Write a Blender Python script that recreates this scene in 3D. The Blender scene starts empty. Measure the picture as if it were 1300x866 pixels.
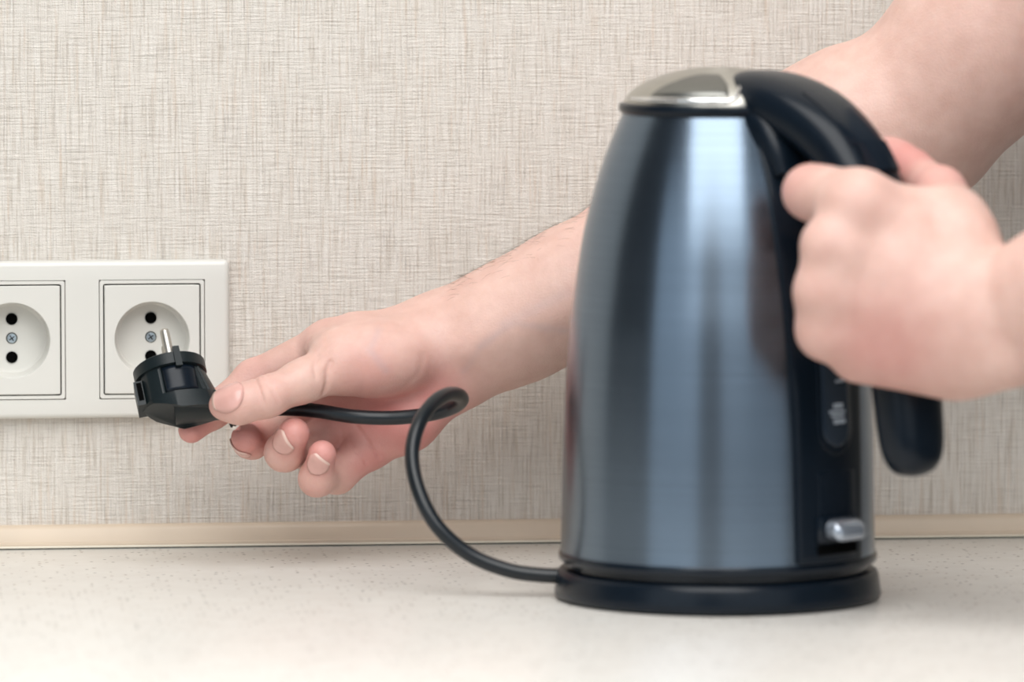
import bpy, bmesh, math, random
import numpy as np
import openvdb
from mathutils import Vector, Matrix

random.seed(4)
rng = np.random.default_rng(7)
scene = bpy.context.scene
COL = scene.collection

# ------------------------------------------------------------------ camera
F_PX = 8000.0                      # focal length in pixels of the 1300 px wide photograph
YAW, PITCH = math.radians(6.0), math.radians(4.74)
CAM_DIST, CAM_H = 3.23, 0.3718
FW = np.array([math.sin(YAW) * math.cos(PITCH), math.cos(YAW) * math.cos(PITCH), -math.sin(PITCH)])
RT = np.array([math.cos(YAW), -math.sin(YAW), 0.0])
UP = np.cross(RT, FW)
CAM = np.array([-CAM_DIST * math.sin(YAW), -CAM_DIST * math.cos(YAW), CAM_H])

cam_data = bpy.data.cameras.new('camera')
cam_data.sensor_width = 36.0
cam_data.lens = F_PX / 1300.0 * 36.0
cam_data.clip_start = 0.05
cam_data.dof.use_dof = True
cam_data.dof.focus_distance = 3.165
cam_data.dof.aperture_fstop = cam_data.lens / 40.0
cam_data.dof.aperture_blades = 0
cam = bpy.data.objects.new('camera', cam_data)
COL.objects.link(cam)
cam.location = CAM
cam.rotation_euler = Matrix((RT, UP, -FW)).transposed().to_euler()
scene.camera = cam

# ------------------------------------------------------------------ world, lights, exposure
scene.view_settings.view_transform = 'Standard'
scene.view_settings.look = 'None'
scene.view_settings.gamma = 1.0
scene.view_settings.use_curve_mapping = False
scene.view_settings.exposure = 0.14
try:
    scene.cycles.use_denoising = True
except Exception:
    pass

world = bpy.data.worlds.new('room_light')
scene.world = world
world.use_nodes = True
bg = world.node_tree.nodes['Background']
bg.inputs[0].default_value = (0.86, 0.93, 1.0, 1)
bg.inputs[1].default_value = 0.07


def area_light(name, loc, target, sx, sy, watts, color):
    d = bpy.data.lights.new(name, 'AREA')
    d.shape = 'RECTANGLE'
    d.size, d.size_y = sx, sy
    d.energy = watts
    d.color = color
    o = bpy.data.objects.new(name, d)
    COL.objects.link(o)
    o.location = loc
    o.rotation_euler = (Vector(target) - Vector(loc)).to_track_quat('-Z', 'Y').to_euler()
    return o


# two wide windows in the wall behind the camera and a lamp over the worktop
area_light('window_daylight', (-3.3, -4.2, 1.35), (0.0, -0.2, 0.25), 3.6, 3.2, 36, (0.80, 0.91, 1.0))
area_light('window_daylight', (1.5, -4.3, 1.35), (0.0, -0.2, 0.25), 4.2, 3.2, 31, (0.84, 0.93, 1.0))
area_light('ceiling_lamp', (-0.12, -1.1, 1.35), (-0.02, -0.15, 0.05), 1.3, 1.7, 34, (1.0, 0.99, 0.975))


def un(px, py, d):
    """a photograph pixel at a given distance from the lens -> point in the room"""
    return CAM + FW * d + RT * ((px - 650.0) / F_PX * d) + UP * ((433.0 - py) / F_PX * d)


def pt(t):
    return un(*t[:3])


# ------------------------------------------------------------------ helpers
def tag(o, label=None, cat=None, group=None, kind=None):
    if label: o['label'] = label
    if cat: o['category'] = cat
    if group: o['group'] = group
    if kind: o['kind'] = kind
    return o


def empty(name, loc=(0, 0, 0), rz=0.0):
    o = bpy.data.objects.new(name, None)
    COL.objects.link(o)
    o.empty_display_size = 0.02
    o.location = loc
    o.rotation_euler = (0, 0, rz)
    return o


def link_mesh(name, verts, faces, mat, parent=None, smooth=True, angle=None):
    me = bpy.data.meshes.new(name)
    me.from_pydata([tuple(map(float, v)) for v in verts], [], [tuple(f) for f in faces])
    me.update()
    bm = bmesh.new()
    bm.from_mesh(me)
    bmesh.ops.recalc_face_normals(bm, faces=bm.faces)
    bm.to_mesh(me)
    bm.free()
    return link(name, me, mat, parent, smooth, angle)


def link(name, me, mat, parent=None, smooth=True, angle=None):
    if mat is not None and len(me.materials) == 0:
        me.materials.append(mat)
    if smooth:
        if angle is None:
            me.shade_smooth()
        else:
            me.set_sharp_from_angle(angle=math.radians(angle))
            me.shade_smooth()
            me.set_sharp_from_angle(angle=math.radians(angle))
    o = bpy.data.objects.new(name, me)
    COL.objects.link(o)
    if parent is not None:
        o.parent = parent
    return o


def link_bm(name, bm, mat, parent=None, smooth=True, angle=35):
    bmesh.ops.recalc_face_normals(bm, faces=bm.faces)
    me = bpy.data.meshes.new(name)
    bm.to_mesh(me)
    bm.free()
    return link(name, me, mat, parent, smooth, angle)


def bm_box(bm, lo, hi, bevel=0.0, seg=2):
    lo, hi = Vector(lo), Vector(hi)
    r = bmesh.ops.create_cube(bm, size=1.0)
    vs = r['verts']
    for v in vs:
        v.co = Vector([(lo[i] + hi[i]) / 2 + v.co[i] * (hi[i] - lo[i]) for i in range(3)])
    if bevel > 0:
        es = list({e for v in vs for e in v.link_edges})
        bmesh.ops.bevel(bm, geom=es, offset=bevel, segments=seg, profile=0.5, affect='EDGES')


def box(name, lo, hi, mat, parent=None, bevel=0.0, seg=2):
    bm = bmesh.new()
    bm_box(bm, lo, hi, bevel, seg)
    return link_bm(name, bm, mat, parent)


def lathe(prof, seg=96):
    """closed-ish surface of revolution from (r, z) pairs"""
    vs, fs, rings = [], [], []
    for r, z in prof:
        if r < 1e-6:
            rings.append([len(vs)])
            vs.append((0, 0, z))
        else:
            rings.append(list(range(len(vs), len(vs) + seg)))
            for k in range(seg):
                a = 2 * math.pi * k / seg
                vs.append((r * math.cos(a), r * math.sin(a), z))
    for A, B in zip(rings, rings[1:]):
        for k in range(seg):
            k2 = (k + 1) % seg
            if len(A) == 1 and len(B) > 1:
                fs.append((A[0], B[k2], B[k]))
            elif len(B) == 1 and len(A) > 1:
                fs.append((A[k], A[k2], B[0]))
            elif len(A) > 1:
                fs.append((A[k], A[k2], B[k2], B[k]))
    return vs, fs


def catmull(P, n=12):
    P = np.asarray(P, float)
    Q = np.vstack([2 * P[0] - P[1], P, 2 * P[-1] - P[-2]])
    out = []
    for i in range(1, len(Q) - 2):
        p0, p1, p2, p3 = Q[i - 1], Q[i], Q[i + 1], Q[i + 2]
        for k in range(n):
            t = k / n
            out.append(0.5 * ((2 * p1) + (-p0 + p2) * t + (2 * p0 - 5 * p1 + 4 * p2 - p3) * t * t
                              + (-p0 + 3 * p1 - 3 * p2 + p3) * t ** 3))
    out.append(P[-1])
    return np.array(out)


def loft(sections, close_ends=True):
    """list of rings (each an (n,3) array) -> verts, faces"""
    n = len(sections[0])
    vs = [v for s in sections for v in s]
    fs = []
    for i in range(len(sections) - 1):
        for k in range(n):
            k2 = (k + 1) % n
            fs.append((i * n + k, i * n + k2, (i + 1) * n + k2, (i + 1) * n + k))
    if close_ends:
        fs.append(tuple(range(n - 1, -1, -1)))
        b = (len(sections) - 1) * n
        fs.append(tuple(range(b, b + n)))
    return vs, fs


def tube(points, radius, seg=14):
    P = np.asarray(points, float)
    rad = np.full(len(P), radius) if np.isscalar(radius) else np.asarray(radius)
    T = np.gradient(P, axis=0)
    T /= np.linalg.norm(T, axis=1)[:, None]
    nrm = np.cross(T[0], [0.3, 0.5, 0.8])
    nrm /= np.linalg.norm(nrm)
    secs = []
    for p, t, r in zip(P, T, rad):
        nrm = nrm - t * (nrm @ t)
        nrm /= np.linalg.norm(nrm)
        b = np.cross(t, nrm)
        a = np.linspace(0, 2 * math.pi, seg, endpoint=False)
        secs.append(p + r * (np.cos(a)[:, None] * nrm + np.sin(a)[:, None] * b))
    return loft(secs)


# ------------------------------------------------------------------ materials
class N:
    def __init__(self, name):
        self.m = bpy.data.materials.new(name)
        self.m.use_nodes = True
        self.nt = self.m.node_tree
        self.p = self.nt.nodes['Principled BSDF']

    def node(self, t, **kw):
        n = self.nt.nodes.new(t)
        for k, v in kw.items():
            setattr(n, k, v)
        return n

    def put(self, sock, v):
        if hasattr(v, 'is_output') or isinstance(v, bpy.types.NodeSocket):
            self.nt.links.new(v, sock)
        else:
            sock.default_value = v

    def coord(self, scale=(1, 1, 1), kind='Object', loc=(0, 0, 0)):
        tc = self.node('ShaderNodeTexCoord')
        mp = self.node('ShaderNodeMapping')
        mp.inputs['Scale'].default_value = scale
        mp.inputs['Location'].default_value = loc
        self.nt.links.new(tc.outputs[kind], mp.inputs[0])
        return mp.outputs[0]

    def noise(self, vec, scale=1.0, detail=2.0, rough=0.5):
        n = self.node('ShaderNodeTexNoise')
        self.put(n.inputs['Vector'], vec)
        n.inputs['Scale'].default_value = scale
        n.inputs['Detail'].default_value = detail
        n.inputs['Roughness'].default_value = rough
        return n.outputs[0]

    def ramp(self, fac, stops):
        r = self.node('ShaderNodeValToRGB')
        self.put(r.inputs[0], fac)
        els = r.color_ramp.elements
        while len(els) < len(stops):
            els.new(0.5)
        for e, (pos, c) in zip(els, stops):
            e.position = pos
            e.color = (c, c, c, 1) if np.isscalar(c) else tuple(c) + (1,) * (4 - len(c))
        return r.outputs[0]

    def mix(self, fac, a, b, mode='MIX'):
        m = self.node('ShaderNodeMix', data_type='RGBA', blend_type=mode)
        self.put(m.inputs[0], fac)
        for s, v in ((m.inputs[6], a), (m.inputs[7], b)):
            if isinstance(v, tuple) and len(v) == 3:
                v = v + (1,)
            self.put(s, v)
        return m.outputs[2]

    def math(self, op, a, b=0.0):
        m = self.node('ShaderNodeMath', operation=op)
        self.put(m.inputs[0], a)
        self.put(m.inputs[1], b)
        return m.outputs[0]

    def attr(self, name):
        a = self.node('ShaderNodeAttribute', attribute_name=name)
        return a.outputs['Fac']

    def bump(self, height, strength=0.5, dist=0.001):
        b = self.node('ShaderNodeBump')
        b.inputs['Strength'].default_value = strength
        b.inputs['Distance'].default_value = dist
        self.put(b.inputs['Height'], height)
        self.nt.links.new(b.outputs[0], self.p.inputs['Normal'])

    def set(self, **kw):
        names = dict(color='Base Color', rough='Roughness', metal='Metallic', spec='Specular IOR Level',
                     sss='Subsurface Weight', coat='Coat Weight', coat_rough='Coat Roughness',
                     aniso='Anisotropic', trans='Transmission Weight', ior='IOR')
        for k, v in kw.items():
            if isinstance(v, tuple) and len(v) == 3:
                v = v + (1,)
            self.put(self.p.inputs[names[k]], v)
        return self


def wallpaper():
    m = N('woven_wallpaper')
    v1 = m.noise(m.coord((980, 1, 30)), 1, 2.0, 0.6)
    v2 = m.noise(m.coord((560, 1, 24), loc=(3, 0, 1)), 1, 2.5, 0.6)
    h1 = m.noise(m.coord((52, 1, 1050), loc=(0, 0, 5)), 1, 1.5, 0.6)
    fleck = m.noise(m.coord((520, 1, 42), loc=(9, 0, 2)), 1, 3, 0.65)
    dark = m.noise(m.coord((900, 1, 30), loc=(5, 0, 7)), 1, 2, 0.6)
    grain = m.noise(m.coord((1500, 1500, 1500)), 1, 2)
    patch = m.noise(m.coord((9, 1, 6), loc=(1, 0, 3)), 1, 2)
    base = m.ramp(v1, [(0.28, (0.53, 0.470, 0.405)), (0.46, (0.690, 0.642, 0.582)), (0.72, (0.775, 0.735, 0.682))])
    hcol = m.ramp(h1, [(0.28, (0.80, 0.79, 0.78)), (0.46, (1, 1, 1)), (0.60, (1.0, 1.0, 1.0)), (0.74, (1.16, 1.16, 1.16))])
    c = m.mix(m.ramp(patch, [(0.35, 0.45), (0.6, 1.0)]), base, m.mix(1.0, base, hcol, 'MULTIPLY'))
    brown = m.ramp(v2, [(0.55, 0.0), (0.74, 0.6)])
    c = m.mix(brown, c, (0.60, 0.475, 0.37))
    dk = m.ramp(dark, [(0.60, 0.0), (0.74, 0.6)])
    c = m.mix(dk, c, (0.36, 0.32, 0.29))
    fl = m.ramp(fleck, [(0.66, 0.0), (0.76, 0.6)])
    c = m.mix(fl, c, (0.45, 0.35, 0.26))
    m.set(color=c, rough=0.8, spec=0.2)
    hgt = m.math('ADD', m.math('ADD', m.math('MULTIPLY', v1, 0.9), m.math('MULTIPLY', h1, 0.8)), m.math('MULTIPLY', grain, 0.5))
    m.bump(hgt, 0.8, 0.0013)
    return m.m


def counter_stone():
    m = N('speckled_worktop')
    co = m.coord((1, 1, 1))
    vor = m.node('ShaderNodeTexVoronoi')
    m.put(vor.inputs['Vector'], co)
    vor.inputs['Scale'].default_value = 270
    vor.inputs['Randomness'].default_value = 1
    keep = m.node('ShaderNodeSeparateColor')
    m.nt.links.new(vor.outputs['Color'], keep.inputs[0])
    spot = m.ramp(vor.outputs['Distance'], [(0.16, 1.0), (0.31, 0.0)])
    sel = m.ramp(keep.outputs[0], [(0.70, 0.0), (0.74, 1.0)])
    f = m.math('MULTIPLY', spot, sel)
    tone = m.ramp(keep.outputs[1], [(0.3, (0.26, 0.18, 0.13)), (0.65, (0.035, 0.03, 0.025))])
    cloud = m.noise(co, 60, 3)
    base = m.ramp(cloud, [(0.3, (0.735, 0.705, 0.655)), (0.7, (0.79, 0.768, 0.722))])
    m.set(color=m.mix(f, base, tone), rough=0.30, spec=0.45)
    return m.m


def plain(name, color, rough=0.5, metal=0.0, spec=0.5, vary=0.0, scale=200, bump=0.0, **kw):
    m = N(name)
    if vary > 0:
        n = m.noise(m.coord((1, 1, 1)), scale, 3)
        a = tuple(max(0, c * (1 - vary)) for c in color)
        b = tuple(c * (1 + vary) for c in color)
        m.set(color=m.ramp(n, [(0.3, a), (0.7, b)]))
        if bump > 0:
            m.bump(n, bump, 0.0005)
    else:
        m.set(color=color)
    m.set(rough=rough, metal=metal, spec=spec, **kw)
    return m.m


def brushed(name, color, rough, around=True, strength=0.06):
    m = N(name)
    n = m.noise(m.coord((6, 6, 1400) if around else (1400, 6, 6)), 1, 3, 0.6)
    m.set(color=m.ramp(n, [(0.3, tuple(c * 0.93 for c in color)), (0.7, tuple(c * 1.07 for c in color))]),
          metal=1.0, rough=rough, aniso=0.65)
    m.p.inputs['Anisotropic Rotation'].default_value = 0.25
    tg = m.node('ShaderNodeTangent', direction_type='RADIAL', axis='Z')
    m.nt.links.new(tg.outputs[0], m.p.inputs['Tangent'])
    m.bump(n, strength, 0.0002)
    return m.m


def skin():
    m = N('skin')
    n = m.noise(m.coord((1, 1, 1)), 90, 3, 0.55)
    fine = m.noise(m.coord((1, 1, 1)), 900, 3, 0.6)
    base = m.ramp(n, [(0.28, (0.630, 0.400, 0.335)), (0.72, (0.710, 0.480, 0.410))])
    c = m.mix(m.attr('flush'), base, (0.56, 0.175, 0.165))
    c = m.mix(m.attr('vein'), c, (0.45, 0.36, 0.38))
    m.set(color=c, rough=0.46, spec=0.4, sss=0.16)
    m.p.inputs['Subsurface Radius'].default_value = (1.0, 0.35, 0.2)
    m.p.inputs['Subsurface Scale'].default_value = 0.006
    m.bump(m.math('ADD', m.math('MULTIPLY', n, 0.5), fine), 0.42, 0.0005)
    return m.m


M = dict(
    wallpaper=wallpaper(),
    counter=counter_stone(),
    trim=plain('beige_trim', (0.61, 0.50, 0.385), 0.45, vary=0.04, scale=30),
    trim_lip=plain('pale_trim_lip', (0.74, 0.69, 0.58), 0.4),
    dark_gap=plain('dark_sealant', (0.06, 0.07, 0.06), 0.7),
    ivory=plain('ivory_plastic', (0.665, 0.65, 0.605), 0.28, vary=0.012, scale=15),
    hole=plain('socket_hole', (0.002, 0.002, 0.002), 0.9, spec=0.03),
    screw=plain('zinc_screw', (0.52, 0.60, 0.66), 0.32, 1.0, vary=0.15, scale=900),
    black=plain('black_plastic', (0.004, 0.008, 0.014), 0.28, spec=0.24, vary=0.15, scale=500),
    gloss_black=plain('gloss_black_plastic', (0.004, 0.008, 0.014), 0.2, spec=0.32),
    rubber=plain('black_rubber', (0.005, 0.010, 0.012), 0.40, spec=0.28, vary=0.2, scale=1500, bump=0.12),
    cord=plain('black_cord_rubber', (0.005, 0.008, 0.011), 0.3, spec=0.4, vary=0.1, scale=600),
    pin=plain('nickel_pin', (0.52, 0.50, 0.46), 0.38, 1.0),
    steel=brushed('dark_brushed_steel', (0.158, 0.202, 0.255), 0.27),
    lid=brushed('satin_lid_steel', (0.50, 0.485, 0.44), 0.33),
    chrome=plain('bright_chrome', (0.85, 0.85, 0.85), 0.12, 1.0),
    gauge=plain('smoked_gauge', (0.02, 0.03, 0.045), 0.08, spec=0.7),
    mark=plain('pale_gauge_print', (0.42, 0.48, 0.55), 0.5),
    clear=plain('clear_switch_plastic', (0.40, 0.44, 0.50), 0.14, 0.7, spec=0.8),
    skin=skin(),
    nail=plain('fingernail', (0.64, 0.365, 0.32), 0.22, spec=0.5, vary=0.04, scale=200),
    nail_tip=plain('fingernail_tip', (0.70, 0.49, 0.42), 0.25),
    hair=plain('brown_hair', (0.035, 0.022, 0.014), 0.5, vary=0.4, scale=300, bump=0.5),
    arm_hair=plain('arm_hair', (0.14, 0.085, 0.05), 0.5),
    cloth=plain('grey_cotton', (0.19, 0.21, 0.24), 0.9, vary=0.08, scale=500, bump=0.2),
    denim=plain('dark_denim', (0.03, 0.04, 0.075), 0.9, vary=0.15, scale=600, bump=0.2),
    shoe=plain('black_shoe', (0.015, 0.015, 0.015), 0.5),
    eye=plain('eye_white', (0.75, 0.73, 0.70), 0.15),
    iris=plain('brown_iris', (0.05, 0.03, 0.02), 0.15),
    cabinet=plain('white_cabinet', (0.66, 0.65, 0.62), 0.4, vary=0.01, scale=5),
    floor=plain('grey_floor', (0.30, 0.28, 0.25), 0.5, vary=0.08, scale=8),
)

# ------------------------------------------------------------------ the setting
FLOOR_Z = -0.90
SX, SZ, PITCH_S = -0.1854, 0.1072, 0.0710      # right-hand socket centre, spacing


def wall_bm():
    """wall slab with two openings for the socket boxes"""
    bm = bmesh.new()
    c1 = SX - PITCH_S
    xs = [-1.7, c1 - 0.0225, c1 + 0.0225, SX - 0.0225, SX + 0.0225, 1.7]
    zs = [FLOOR_Z, SZ - 0.0240, SZ + 0.0240, 1.75]
    V = {(i, j): bm.verts.new((x, 0, z)) for i, x in enumerate(xs) for j, z in enumerate(zs)}
    for i in range(5):
        for j in range(3):
            if not (j == 1 and i in (1, 3)):
                bm.faces.new((V[i, j], V[i + 1, j], V[i + 1, j + 1], V[i, j + 1]))
    r = bmesh.ops.extrude_face_region(bm, geom=list(bm.faces))
    for g in r['geom']:
        if isinstance(g, bmesh.types.BMVert):
            g.co.y = 0.10
    return bm


wall = link_bm('wall_back', wall_bm(), M['wallpaper'], smooth=False)
tag(wall, kind='structure')
fl = box('floor', (-1.7, -4.4, FLOOR_Z - 0.05), (1.7, 0.10, FLOOR_Z), M['floor'])
tag(fl, kind='structure')

# trim strip closing the joint between wallpaper and worktop
CX0, CX1 = -1.5, 0.33
prof = [(0, 0.0008), (-0.0085, 0.0008), (-0.0090, 0.0018), (-0.0086, 0.0030), (-0.0074, 0.0034), (-0.0068, 0.0052),
        (-0.0056, 0.0094), (-0.0040, 0.0112), (-0.0018, 0.0118), (0, 0.0118)]
secs = [np.array([(x, y, z) for y, z in prof]) for x in (CX0, CX1)]
vs, fs = loft(secs)
tr = link_mesh('trim_1', vs, fs, M['trim'], angle=50)
tag(tr, kind='structure')
box('trim_lip', (CX0, -0.0098, 0.0006), (CX1, -0.0080, 0.0017), M['trim_lip'], tr, 0.0004, 1)
box('sealant_line', (CX0, -0.0092, 0.0), (CX1, 0, 0.0009), M['dark_gap'], tr)

# ------------------------------------------------------------------ worktop and cabinet
ct = box('countertop', (CX0, -0.62, -0.038), (CX1, 0.0, 0.0), M['counter'], None, 0.003, 3)
tag(ct, 'pale speckled stone worktop running along the wallpapered wall under the kettle', 'countertop')

cab = empty('base_cabinet', (CX0, 0, FLOOR_Z))
tag(cab, 'plain white base cabinets carrying the speckled worktop, below the frame', 'cabinet')
box('carcass', (0.0, -0.56, 0.10), (CX1 - CX0, -0.001, 0.862), M['cabinet'], cab)
box('plinth', (0.02, -0.50, 0.0), (CX1 - CX0 - 0.02, -0.02, 0.10), M['cabinet'], cab)
for k in range(3):
    w = (CX1 - CX0) / 3
    d = box('door', (k * w + 0.002, -0.579, 0.105), ((k + 1) * w - 0.002, -0.560, 0.858), M['cabinet'], cab, 0.002)
    box('handle', (k * w + w - 0.06, -0.605, 0.62), (k * w + w - 0.048, -0.579, 0.78), M['chrome'], d, 0.002)


# ------------------------------------------------------------------ double wall socket
def rounded_rect(w, h, r, n=6):
    pts = []
    for cx, cz, a0 in ((w / 2 - r, h / 2 - r, 0), (-w / 2 + r, h / 2 - r, 90), (-w / 2 + r, -h / 2 + r, 180), (w / 2 - r, -h / 2 + r, 270)):
        for k in range(n + 1):
            a = math.radians(a0 + 90 * k / n)
            pts.append((cx + r * math.cos(a), cz + r * math.sin(a)))
    return pts


sock = empty('wall_socket', (SX - PITCH_S / 2, 0, SZ))
tag(sock, 'ivory double wall socket on the woven wallpaper with black plug held before it', 'socket')


def frame_mesh():
    """two-gang cover frame with square openings, softly rounded outer edge"""
    W, H = 0.0790 + PITCH_S, 0.0805
    bm = bmesh.new()
    op = 0.0540                       # opening
    xs = [-W / 2, -PITCH_S / 2 - op / 2, -PITCH_S / 2 + op / 2, PITCH_S / 2 - op / 2, PITCH_S / 2 + op / 2, W / 2]
    zs = [-H / 2, -op / 2 - 0.0035, op / 2 + 0.0035, H / 2]
    yf = -0.0085
    V = {}
    for i, x in enumerate(xs):
        for j, z in enumerate(zs):
            V[i, j] = bm.verts.new((x, yf, z))
    for i in range(5):
        for j in range(3):
            if j == 1 and i in (1, 3):
                continue
            bm.faces.new((V[i, j], V[i + 1, j], V[i + 1, j + 1], V[i, j + 1]))
    r = bmesh.ops.extrude_face_region(bm, geom=list(bm.faces))
    for g in r['geom']:
        if isinstance(g, bmesh.types.BMVert):
            g.co.y = -0.0003
    bm.normal_update()
    outer = [e for e in bm.edges if all(abs(v.co.y - yf) < 1e-6 for v in e.verts)
             and (all(abs(abs(v.co.x) - W / 2) < 1e-6 for v in e.verts) or all(abs(abs(v.co.z) - H / 2) < 1e-6 for v in e.verts))]
    corner = [e for e in bm.edges if abs(e.verts[0].co.y - e.verts[1].co.y) > 0.005
              and abs(abs(e.verts[0].co.x) - W / 2) < 1e-6 and abs(abs(e.verts[0].co.z) - H / 2) < 1e-6]
    bmesh.ops.bevel(bm, geom=outer + corner, offset=0.0028, segments=4, profile=0.5, affect='EDGES')
    return bm


link_bm('frame', frame_mesh(), M['ivory'], sock, angle=40)


def ring_between(outer, inner, y_o, y_i):
    n = len(outer)
    vs = [(x, y_o, z) for x, z in outer] + [(x, y_i, z) for x, z in inner]
    fs = [(k, (k + 1) % n, n + (k + 1) % n, n + k) for k in range(n)]
    return vs, fs


def insert(cx):
    """one outlet: rim, square plate with a round dish, two holes and a screw"""
    # raised rim just inside the frame opening
    secs = []
    for w, h, y in ((0.0534, 0.0604, -0.0060), (0.0534, 0.0604, -0.0084), (0.0530, 0.0600, -0.0089),
                    (0.0500, 0.0572, -0.0089), (0.0496, 0.0568, -0.0085), (0.0496, 0.0568, -0.0060)):
        secs.append(np.array([(cx + x, y, z) for x, z in rounded_rect(w, h, 0.0012)]))
    vs, fs = loft(secs, False)
    rim = link_mesh('rim', vs, fs, M['ivory'], sock, angle=30)
    secs = [np.array([(cx + x, y, z) for x, z in rounded_rect(w, h, 0.001)]) for w, h, y in
            ((0.0530, 0.0600, -0.0062), (0.0530, 0.0600, -0.0050), (0.0470, 0.0540, -0.0050), (0.0470, 0.0540, -0.0062))]
    vs, fs = loft(secs, False)
    link_mesh('gap_backing', vs, fs, M['hole'], sock, smooth=False)
    # plate
    n = 96
    w, h = 0.0484, 0.0556
    ang = [2 * math.pi * k / n for k in range(n)]

    def sq(s, off):
        out = []
        for a in ang:
            c, sn = math.cos(a), math.sin(a)
            t = min((w / 2 - off) / max(abs(c), 1e-9), (h / 2 - off) / max(abs(sn), 1e-9))
            out.append((c * t, sn * t))
        return out

    def ci(r):
        return [(r * math.cos(a), r * math.sin(a)) for a in ang]

    R = 0.0190
    yf = -0.0092
    layers = [(sq(1, 0), -0.0063), (sq(1, 0), yf + 0.0004), (sq(1, 0.0004), yf), (ci(R + 0.0004), yf), (ci(R), yf + 0.0004),
              (ci(R - 0.0004), -0.0025), (ci(R - 0.0012), 0.0048), (ci(R - 0.0026), 0.0060), (ci(0.0145), 0.0062)]
    # the dish is set into the wall box behind the plate
    secs = [np.array([(cx + x, y, z) for x, z in L]) for L, y in layers]
    vs, fs = loft(secs, False)
    b = (len(secs) - 1) * n
    fs.append(tuple(range(b, b + n)))
    plate = link_mesh('socket_plate', vs, fs, M['ivory'], sock, angle=32)
    for dz in (0.0098, -0.0098):
        lv, lf = lathe([(0.0030, 0.0), (0.0030, 0.0006), (0.0027, 0.0006), (0.0027, 0.0005), (0, 0.0005)], 24)
        lv = [(cx + x, 0.0061 - z, y + dz) for x, y, z in lv]
        link_mesh('contact_hole', lv, lf, M['hole'], plate, angle=30)
    # screw with a cross slot
    lv, lf = lathe([(0.0029, 0.0), (0.0029, 0.0002), (0.0, 0.0002)], 28)
    link_mesh('screw_well', [(cx + x, 0.0061 - z, y) for x, y, z in lv], lf, M['hole'], plate, angle=30)
    lv, lf = lathe([(0.0025, 0.0), (0.0025, 0.0007), (0.0021, 0.0010), (0, 0.0011)], 28)
    scr = link_mesh('screw', [(cx + x, 0.0061 - z, y) for x, y, z in lv], lf, M['screw'], plate, angle=30)
    bm = bmesh.new()
    for a in (35, 125):
        r = bmesh.ops.create_cube(bm, size=1)
        for v in r['verts']:
            x, z = v.co.x * 0.0032, v.co.z * 0.0005
            ca, sa = math.cos(math.radians(a)), math.sin(math.radians(a))
            v.co = Vector((cx + x * ca - z * sa, 0.0050 + v.co.y * 0.0002, x * sa + z * ca))
    link_bm('screw_slot', bm, M['hole'], plate, smooth=False)
    return plate


plates = [insert(-PITCH_S / 2), insert(PITCH_S / 2)]

# ------------------------------------------------------------------ kettle
K_D = 3.02
kp = un(911, 755, K_D)
AZ = math.radians(43.5)                     # handle, turned right from the line to the lens
fwh = np.array([math.sin(YAW), math.cos(YAW), 0])
HR = RT * math.sin(AZ) - fwh * math.cos(AZ)
PHI = math.atan2(HR[1], HR[0])

body_prof = [(0.0753, 0.0225), (0.0751, 0.030), (0.0746, 0.055), (0.0741, 0.075), (0.0733, 0.095), (0.0722, 0.114),
             (0.0707, 0.133), (0.0680, 0.152), (0.0650, 0.171), (0.0606, 0.190), (0.0549, 0.2085), (0.0490, 0.2235), (0.0459, 0.2305)]
BP = catmull(body_prof, 6)
BZ, BR = BP[:, 1], BP[:, 0]


def body_r(z):
    return float(np.interp(z, BZ, BR))


kettle = empty('electric_kettle', (kp[0], kp[1], 0.0), PHI)
kettle.scale = (1, 1, 1.007)
tag(kettle, 'dark brushed steel electric kettle with black handle and silver lid', 'kettle')
vs, fs = lathe([(0.0, 0.0190)] + [(0.0700, 0.0190)] + [tuple(p) for p in BP] + [(0.0440, 0.2312), (0.0440, 0.2250)], 160)
link_mesh('body', vs, fs, M['steel'], kettle, angle=40)
vs, fs = lathe([(0.0, 0.0146), (0.0715, 0.0146), (0.0722, 0.0152), (0.0722, 0.0178), (0.0753, 0.0180), (0.0762, 0.0190), (0.0763, 0.0212),
                (0.0757, 0.0226), (0.0748, 0.0230), (0.0740, 0.0228)], 128)
link_mesh('bottom_ring', vs, fs, M['gloss_black'], kettle, angle=40)

# lid: black collar, silver dome, chrome lip
vs, fs = lathe([(0.0445, 0.2270), (0.0462, 0.2306), (0.0474, 0.2316), (0.0478, 0.2332), (0.0474, 0.2350), (0.0452, 0.2357), (0.0430, 0.2352)], 128)
lid = link_mesh('lid_collar', vs, fs, M['black'], kettle, angle=40)
DZ0, DH, DR = 0.2352, 0.0172, 0.0452


def dome_z(r):
    return DZ0 + DH * math.sqrt(max(0.0, 1 - (r / DR) ** 2)) ** 1.15


dp = [(DR * math.sin(t), dome_z(DR * math.sin(t))) for t in np.linspace(math.pi / 2, 0, 26)]
vs, fs = lathe(dp, 128)
dome = link_mesh('lid_dome', vs, fs, M['lid'], kettle)


def dome_pt(r, a, off=0.0):
    return np.array([r * math.cos(a), r * math.sin(a), dome_z(r) + off])


# chrome lip: along the front rim, then swept up beside the handle root
lip = [dome_pt(0.0446, math.radians(a), 0.0006) for a in range(-118, -38, 6)]
lip += [dome_pt(0.0440, math.radians(-36), 0.0008), dome_pt(0.0410, math.radians(-32), 0.001), dome_pt(0.0375, math.radians(-30), 0.001)]
lp = catmull(lip, 4)
rad = np.interp(np.arange(len(lp)), [0, 14, len(lp) * 0.7, len(lp) - 1], [0.0003, 0.0013, 0.0017, 0.0006])
vs, fs = tube(lp, rad, 10)
link_mesh('chrome_lip', vs, fs, M['chrome'], dome)
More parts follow.
